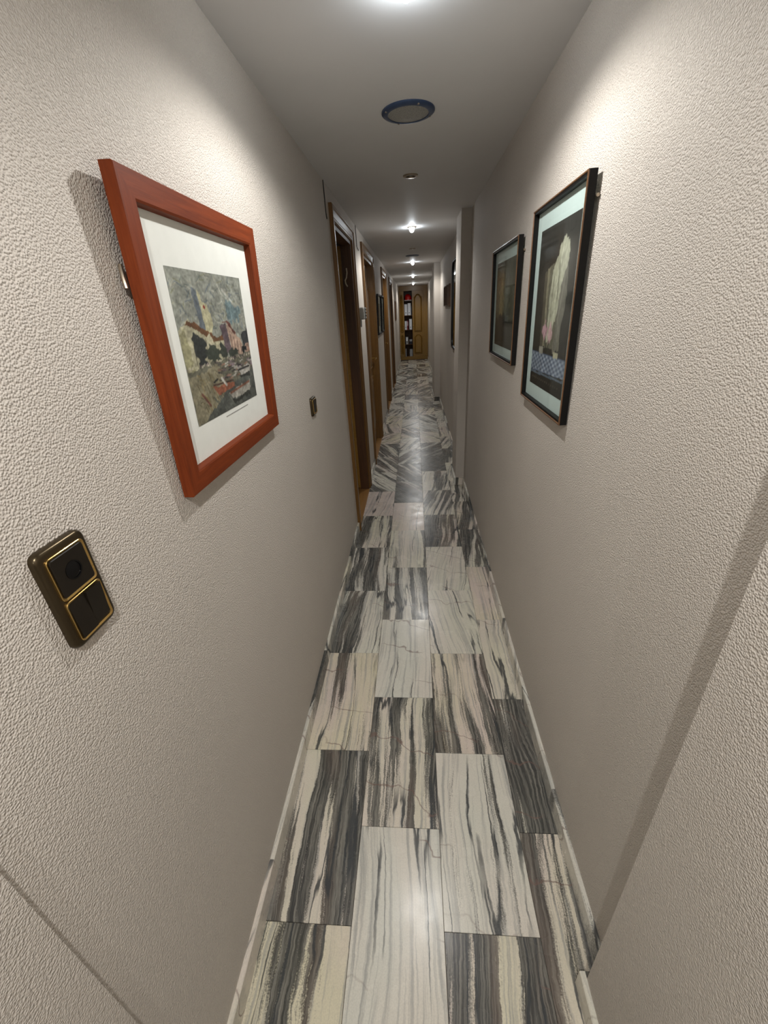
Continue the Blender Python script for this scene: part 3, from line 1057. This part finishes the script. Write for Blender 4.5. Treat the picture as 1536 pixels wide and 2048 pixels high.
for pts, lb in (([(XL + .002, 2.828, ZC), (XL + .003, 2.826, 2.2), (XL + .002, 2.829, 2.13), (XL + .003, 2.84, 2.10)], 'thin dark cable down the wall before the first doorway'),
                ([(XL + .003, 4.224, ZC), (XL + .004, 4.228, 2.2), (XL + .003, 4.236, 2.125), (XL + .006, 4.33, 2.105)], 'thin bent dark cable above the grey scalloped box')):
    tag(obj('cable', tube(pts, 0.003, 6), MT['cable'], None, True), lb, 'cable')


# ------------------------------------------------------------------ ceiling speakers and spotlights
def flip(vf, x, y):
    """Local z downwards from the ceiling."""
    return vf


def ceil_frame(x, y, z=ZC):
    m = Matrix(((1, 0, 0), (0, -1, 0), (0, 0, -1))).to_4x4()
    m.translation = Vector((x, y, z))
    return m


def speaker(x, y, r, label):
    s = tag(empty('ceiling_speaker', ceil_frame(x, y)), label, 'speaker', 'round speakers in the ceiling')
    obj('rim', loft([circ(0, 0, r, 48), circ(0, 0, r, 48), circ(0, 0, r - .004, 48), circ(0, 0, r * .80, 48), circ(0, 0, r * .77, 48), circ(0, 0, r * .77, 48)], [0, .004, .007, .011, .010, 0.0], closed=True), MT['blue'], s, True)
    obj('grille', loft([circ(0, 0, r * .785, 48), circ(0, 0, r * .785, 48), circ(0, 0, r * .6, 48), circ(0, 0, r * .3, 48)], [.002, .008, .0105, .012]), MT['grille'], s, True)
    V, F = [], []
    for ring in range(3, 20):                                  # raised pips of the perforated grille
        rr_ = r * .755 * ring / 20
        n = max(6, int(ring * 4.2))
        for k in range(n):
            a = 2 * PI * k / n + ring * .37
            cx, cy = rr_ * math.cos(a), rr_ * math.sin(a)
            zz = .0112 - .004 * (ring / 20) ** 2
            v, f = loft([circ(cx, cy, .0013, 5), circ(cx, cy, .0010, 5)], [zz - .002, zz + .0009], cap0=False)
            o = len(V)
            V += v
            F += [tuple(i + o for i in q) for q in f]
    tag(obj('grille_pips', (V, F), MT['grille'], s), kind='stuff')
    for k in range(4):
        a = PI / 4 + k * PI / 2 + .35
        obj('screw', loft([circ(r * .9 * math.cos(a), r * .9 * math.sin(a), .004, 10)] * 2, [.006, .0105]), MT['chrome'], s)


speaker(-0.006, 2.055, 0.100, 'round blue-rimmed ceiling speaker with grey grille, nearest the viewer')
speaker(-0.005, 6.79, 0.095, 'round ceiling speaker far along the corridor between lit spotlights')


def spotlight(x, y, on, label, power=1.0):
    s = tag(empty('ceiling_spotlight', ceil_frame(x, y)), label, 'spotlight', 'lit ceiling spotlights' if on else 'unlit ceiling spotlights')
    R = .042
    obj('trim_ring', loft([circ(0, 0, R, 32), circ(0, 0, R, 32), circ(0, 0, R - .004, 32), circ(0, 0, R - .014, 32), circ(0, 0, R - .016, 32)], [0, .004, .007, .007, 0.0], closed=True), MT['chrome'], s, True)
    obj('reflector', loft([circ(0, 0, R - .015, 32), circ(0, 0, R - .015, 32)], [0.0, .0015]), MT['darkhole'], s)
    if on:
        obj('bulb', loft([circ(0, 0, .024, 24), circ(0, 0, .024, 24), circ(0, 0, .017, 24), circ(0, 0, .008, 24)], [.001, .016, .034, .042]), MT['bulb'], s, True)
        ld = bpy.data.lights.new('spot_beam', 'SPOT')
        ld.energy = SPOT_W * power
        ld.color = SPOT_COL
        ld.spot_size = math.radians(163)
        ld.spot_blend = 0.42
        ld.shadow_soft_size = 0.015
        lo = bpy.data.objects.new('spot_beam', ld)
        COL.objects.link(lo)
        lo.parent = s
        lo.location = (0, 0, .066)
        lo.rotation_euler = (PI, 0, 0)
    else:
        obj('bulb', loft([circ(0, 0, .020, 20), circ(0, 0, .018, 20), circ(0, 0, .006, 20)], [.001, .0025, .003]), MT['black'], s, True)


for y, on, lb in ((-1.85, True, 'lit ceiling spotlight far behind the viewer'),
                  (-0.27, True, 'lit ceiling spotlight just behind the viewer'),
                  (1.345, True, 'lit ceiling spotlight nearest the viewer at the top of the view'),
                  (2.89, False, 'unlit ceiling spotlight just beyond the blue-rimmed speaker'),
                  (4.52, True, 'brightest lit ceiling spotlight above the first pier'),
                  (6.03, False, 'unlit ceiling spotlight just before the far round speaker'),
                  (7.70, True, 'lit ceiling spotlight just beyond the far round speaker'),
                  (9.20, False, 'unlit ceiling spotlight beyond the far pier'),
                  (10.75, True, 'lit ceiling spotlight over the last doorway'),
                  (12.35, False, 'unlit ceiling spotlight between the last two lit ones'),
                  (13.89, True, 'lit ceiling spotlight right before the oak cabinet')):
    spotlight(-0.003, y, on, lb, {-1.85: 1.0, -0.27: 1.45, 1.345: 0.82}.get(y, 0.78))

# ------------------------------------------------------------------ oak cabinet at the end
CY = Y1
cb = tag(empty('built_in_cabinet', loc=(0, CY, 0)), 'oak built-in cabinet closing the far end, middle bay open with shelves', 'cabinet')
D = 0.42


def cpart(name, x0, x1, y0, y1, z0, z1, mt, parent=cb):
    return obj(name, box(x0, x1, y0, y1, z0, z1), mt, parent)


CXL, CXR = XL + 0.003, XR - 0.003
cpart('top_rail', CXL, CXR, 0, 0.03, 2.13, ZC - 0.002, MT['cab_x'])
cpart('cornice', CXL, CXR, -0.02, 0.0, 2.13, 2.16, MT['cab_x'])
cpart('plinth', CXL, CXR, 0, 0.03, 0.0015, 0.11, MT['cab_x'])
cpart('side_stile', 0.325, CXR, -0.012, 0.03, 0.11, 2.13, MT['cab'])
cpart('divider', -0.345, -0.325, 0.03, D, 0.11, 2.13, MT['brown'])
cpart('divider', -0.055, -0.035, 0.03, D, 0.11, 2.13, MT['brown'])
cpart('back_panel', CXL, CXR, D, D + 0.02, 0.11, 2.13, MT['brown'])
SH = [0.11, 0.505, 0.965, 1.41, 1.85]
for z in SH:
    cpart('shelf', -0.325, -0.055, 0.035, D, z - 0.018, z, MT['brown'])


def cab_door(x0, x1, kx):
    d = empty('cabinet_door', parent=cb)
    # local x right, y up, z towards the viewer
    m = Matrix(((1, 0, 0), (0, 0, -1), (0, 1, 0))).to_4x4()
    m.translation = Vector((x0, 0.0, 0.112))
    d.matrix_local = m
    w = x1 - x0
    h = 2.015
    obj('door_slab', box(0, w, 0, h, -0.024, 0), MT['cab'], d)
    s = 0.055 if w > 0.3 else 0.035
    obj('panel', arch_panel(s, w - s, 0.78, h - 0.10, 0.09, 0.045, 0.030), MT['cab'], d)
    obj('panel', arch_panel(s, w - s, 0.08, 0.70, 0.07, 0.045, 0.030), MT['cab'], d)
    obj('knob', loft([circ(kx - x0, .98, .006, 14), circ(kx - x0, .98, .006, 14), circ(kx - x0, .98, .015, 14), circ(kx - x0, .98, .013, 14), circ(kx - x0, .98, .006, 14)], [0, .012, .018, .026, .030]), MT['brass'], d, True)


cab_door(CXL, -0.328, -0.348)
cab_door(-0.052, 0.323, -0.025)


def binder(x, z, w, h, mt, label, hole=True, cat='binder', tilt=0.0, y=0.06):
    b_ = tag(empty('binder', loc=(x, CY + y, z)), label, cat, 'files on the cabinet shelves')
    b_.rotation_euler = (0, tilt, 0)
    obj('cover', join(box(-w / 2, w / 2, 0, .004, 0, h), box(-w / 2, -w / 2 + .003, 0, .27, 0, h), box(w / 2 - .003, w / 2, 0, .27, 0, h)), mt, b_)
    obj('pages', box(-w / 2 + .006, w / 2 - .006, .03, .255, .006, h - .01), MT['greycard'], b_)
    if hole:
        V, F = loft([circ(0, .075, .014, 14)] * 2, [0, .002])
        obj('finger_hole', ([(p[0], -p[2], p[1]) for p in V], F), MT['black'], b_)
        obj('spine_label', box(-w / 2 + .012, w / 2 - .012, -.001, 0, h * .45, h * .9), MT['white'], b_)
    return b_


binder(-0.265, SH[3], .100, .335, MT['white'], 'white lever-arch binder at left of the upper binder shelf')
binder(-0.152, SH[3], .100, .360, MT['white'], 'taller white lever-arch binder at right of the upper binder shelf')
binder(-0.079, SH[3], .030, .250, MT['navy'], 'narrow dark file beside the taller white binder', False, 'file')
binder(-0.280, SH[2], .075, .270, MT['white'], 'white binder at left of the shelf with the red file')
binder(-0.218, SH[2], .040, .280, MT['redmat'], 'thin red and white file between two binders', True, 'file')
binder(-0.118, SH[2], .090, .325, MT['white'], 'white binder at right of the shelf with the red file')
binder(-0.255, SH[1], .085, .235, MT['greycard'], 'grey binder on the lower dark shelf')
for (x, z, w, h, mt, lb) in ((-0.125, SH[1], .09, .085, 'navy', 'dark box on the lower shelf beside the grey binder'),
                             (-0.125, SH[1] + .0855, .085, .060, 'greycard', 'pale grey box stacked on the dark box'),
                             (-0.120, SH[0], .10, .14, 'greycard', 'larger grey box on the bottom shelf'),
                             (-0.120, SH[0] + .1405, .095, .085, 'greycard', 'small grey box stacked at the top of the bottom shelf')):
    bo = tag(empty('storage_box', loc=(x, CY + .06, z)), lb, 'box', 'boxes on the cabinet shelves')
    obj('box_body', chamfer_box(-w / 2, w / 2, 0, .22, 0, h * .7, .003), MT[mt], bo)
    obj('box_lid', chamfer_box(-w / 2 - .002, w / 2 + .002, -.002, .222, h * .7, h, .003), MT[mt], bo)
binder(-0.300, SH[0], .022, .25, MT['white'], 'thin pale folder leaning at left of the bottom shelf', False, 'folder')

# red glossy bag on the top shelf
V, F = [], []
nu, nv = 20, 12
for i in range(nv + 1):
    t = i / nv
    for j in range(nu):
        a = 2 * PI * j / nu
        rx = .118 * (1 - .18 * t ** 2) * (1 + .06 * math.sin(3 * a + 5 * t))
        ry = .10 * (1 - .30 * t ** 2) * (1 + .06 * math.sin(2 * a + 7 * t))
        fade = math.sqrt(max(0.0, 1 - (max(0, t - .55) / .47) ** 2))
        V.append((rx * fade * math.cos(a), ry * fade * math.sin(a), t * .19 + .008 * math.sin(4 * a + t * 6) * t))
for i in range(nv):
    for j in range(nu):
        k = (j + 1) % nu
        F.append((i * nu + j, i * nu + k, (i + 1) * nu + k, (i + 1) * nu + j))
F.append(tuple(reversed(range(nu))))
F.append(tuple(range(nv * nu, (nv + 1) * nu)))
bag = tag(empty('plastic_bag', loc=(-0.19, CY + .15, SH[4])), 'shiny red plastic bag on the top shelf', 'bag')
obj('bag_body', (V, F), MT['red'], bag, True)
obj('white_edge', box(-.115, .115, -.112, -.104, 0.0, .016), MT['white'], bag)
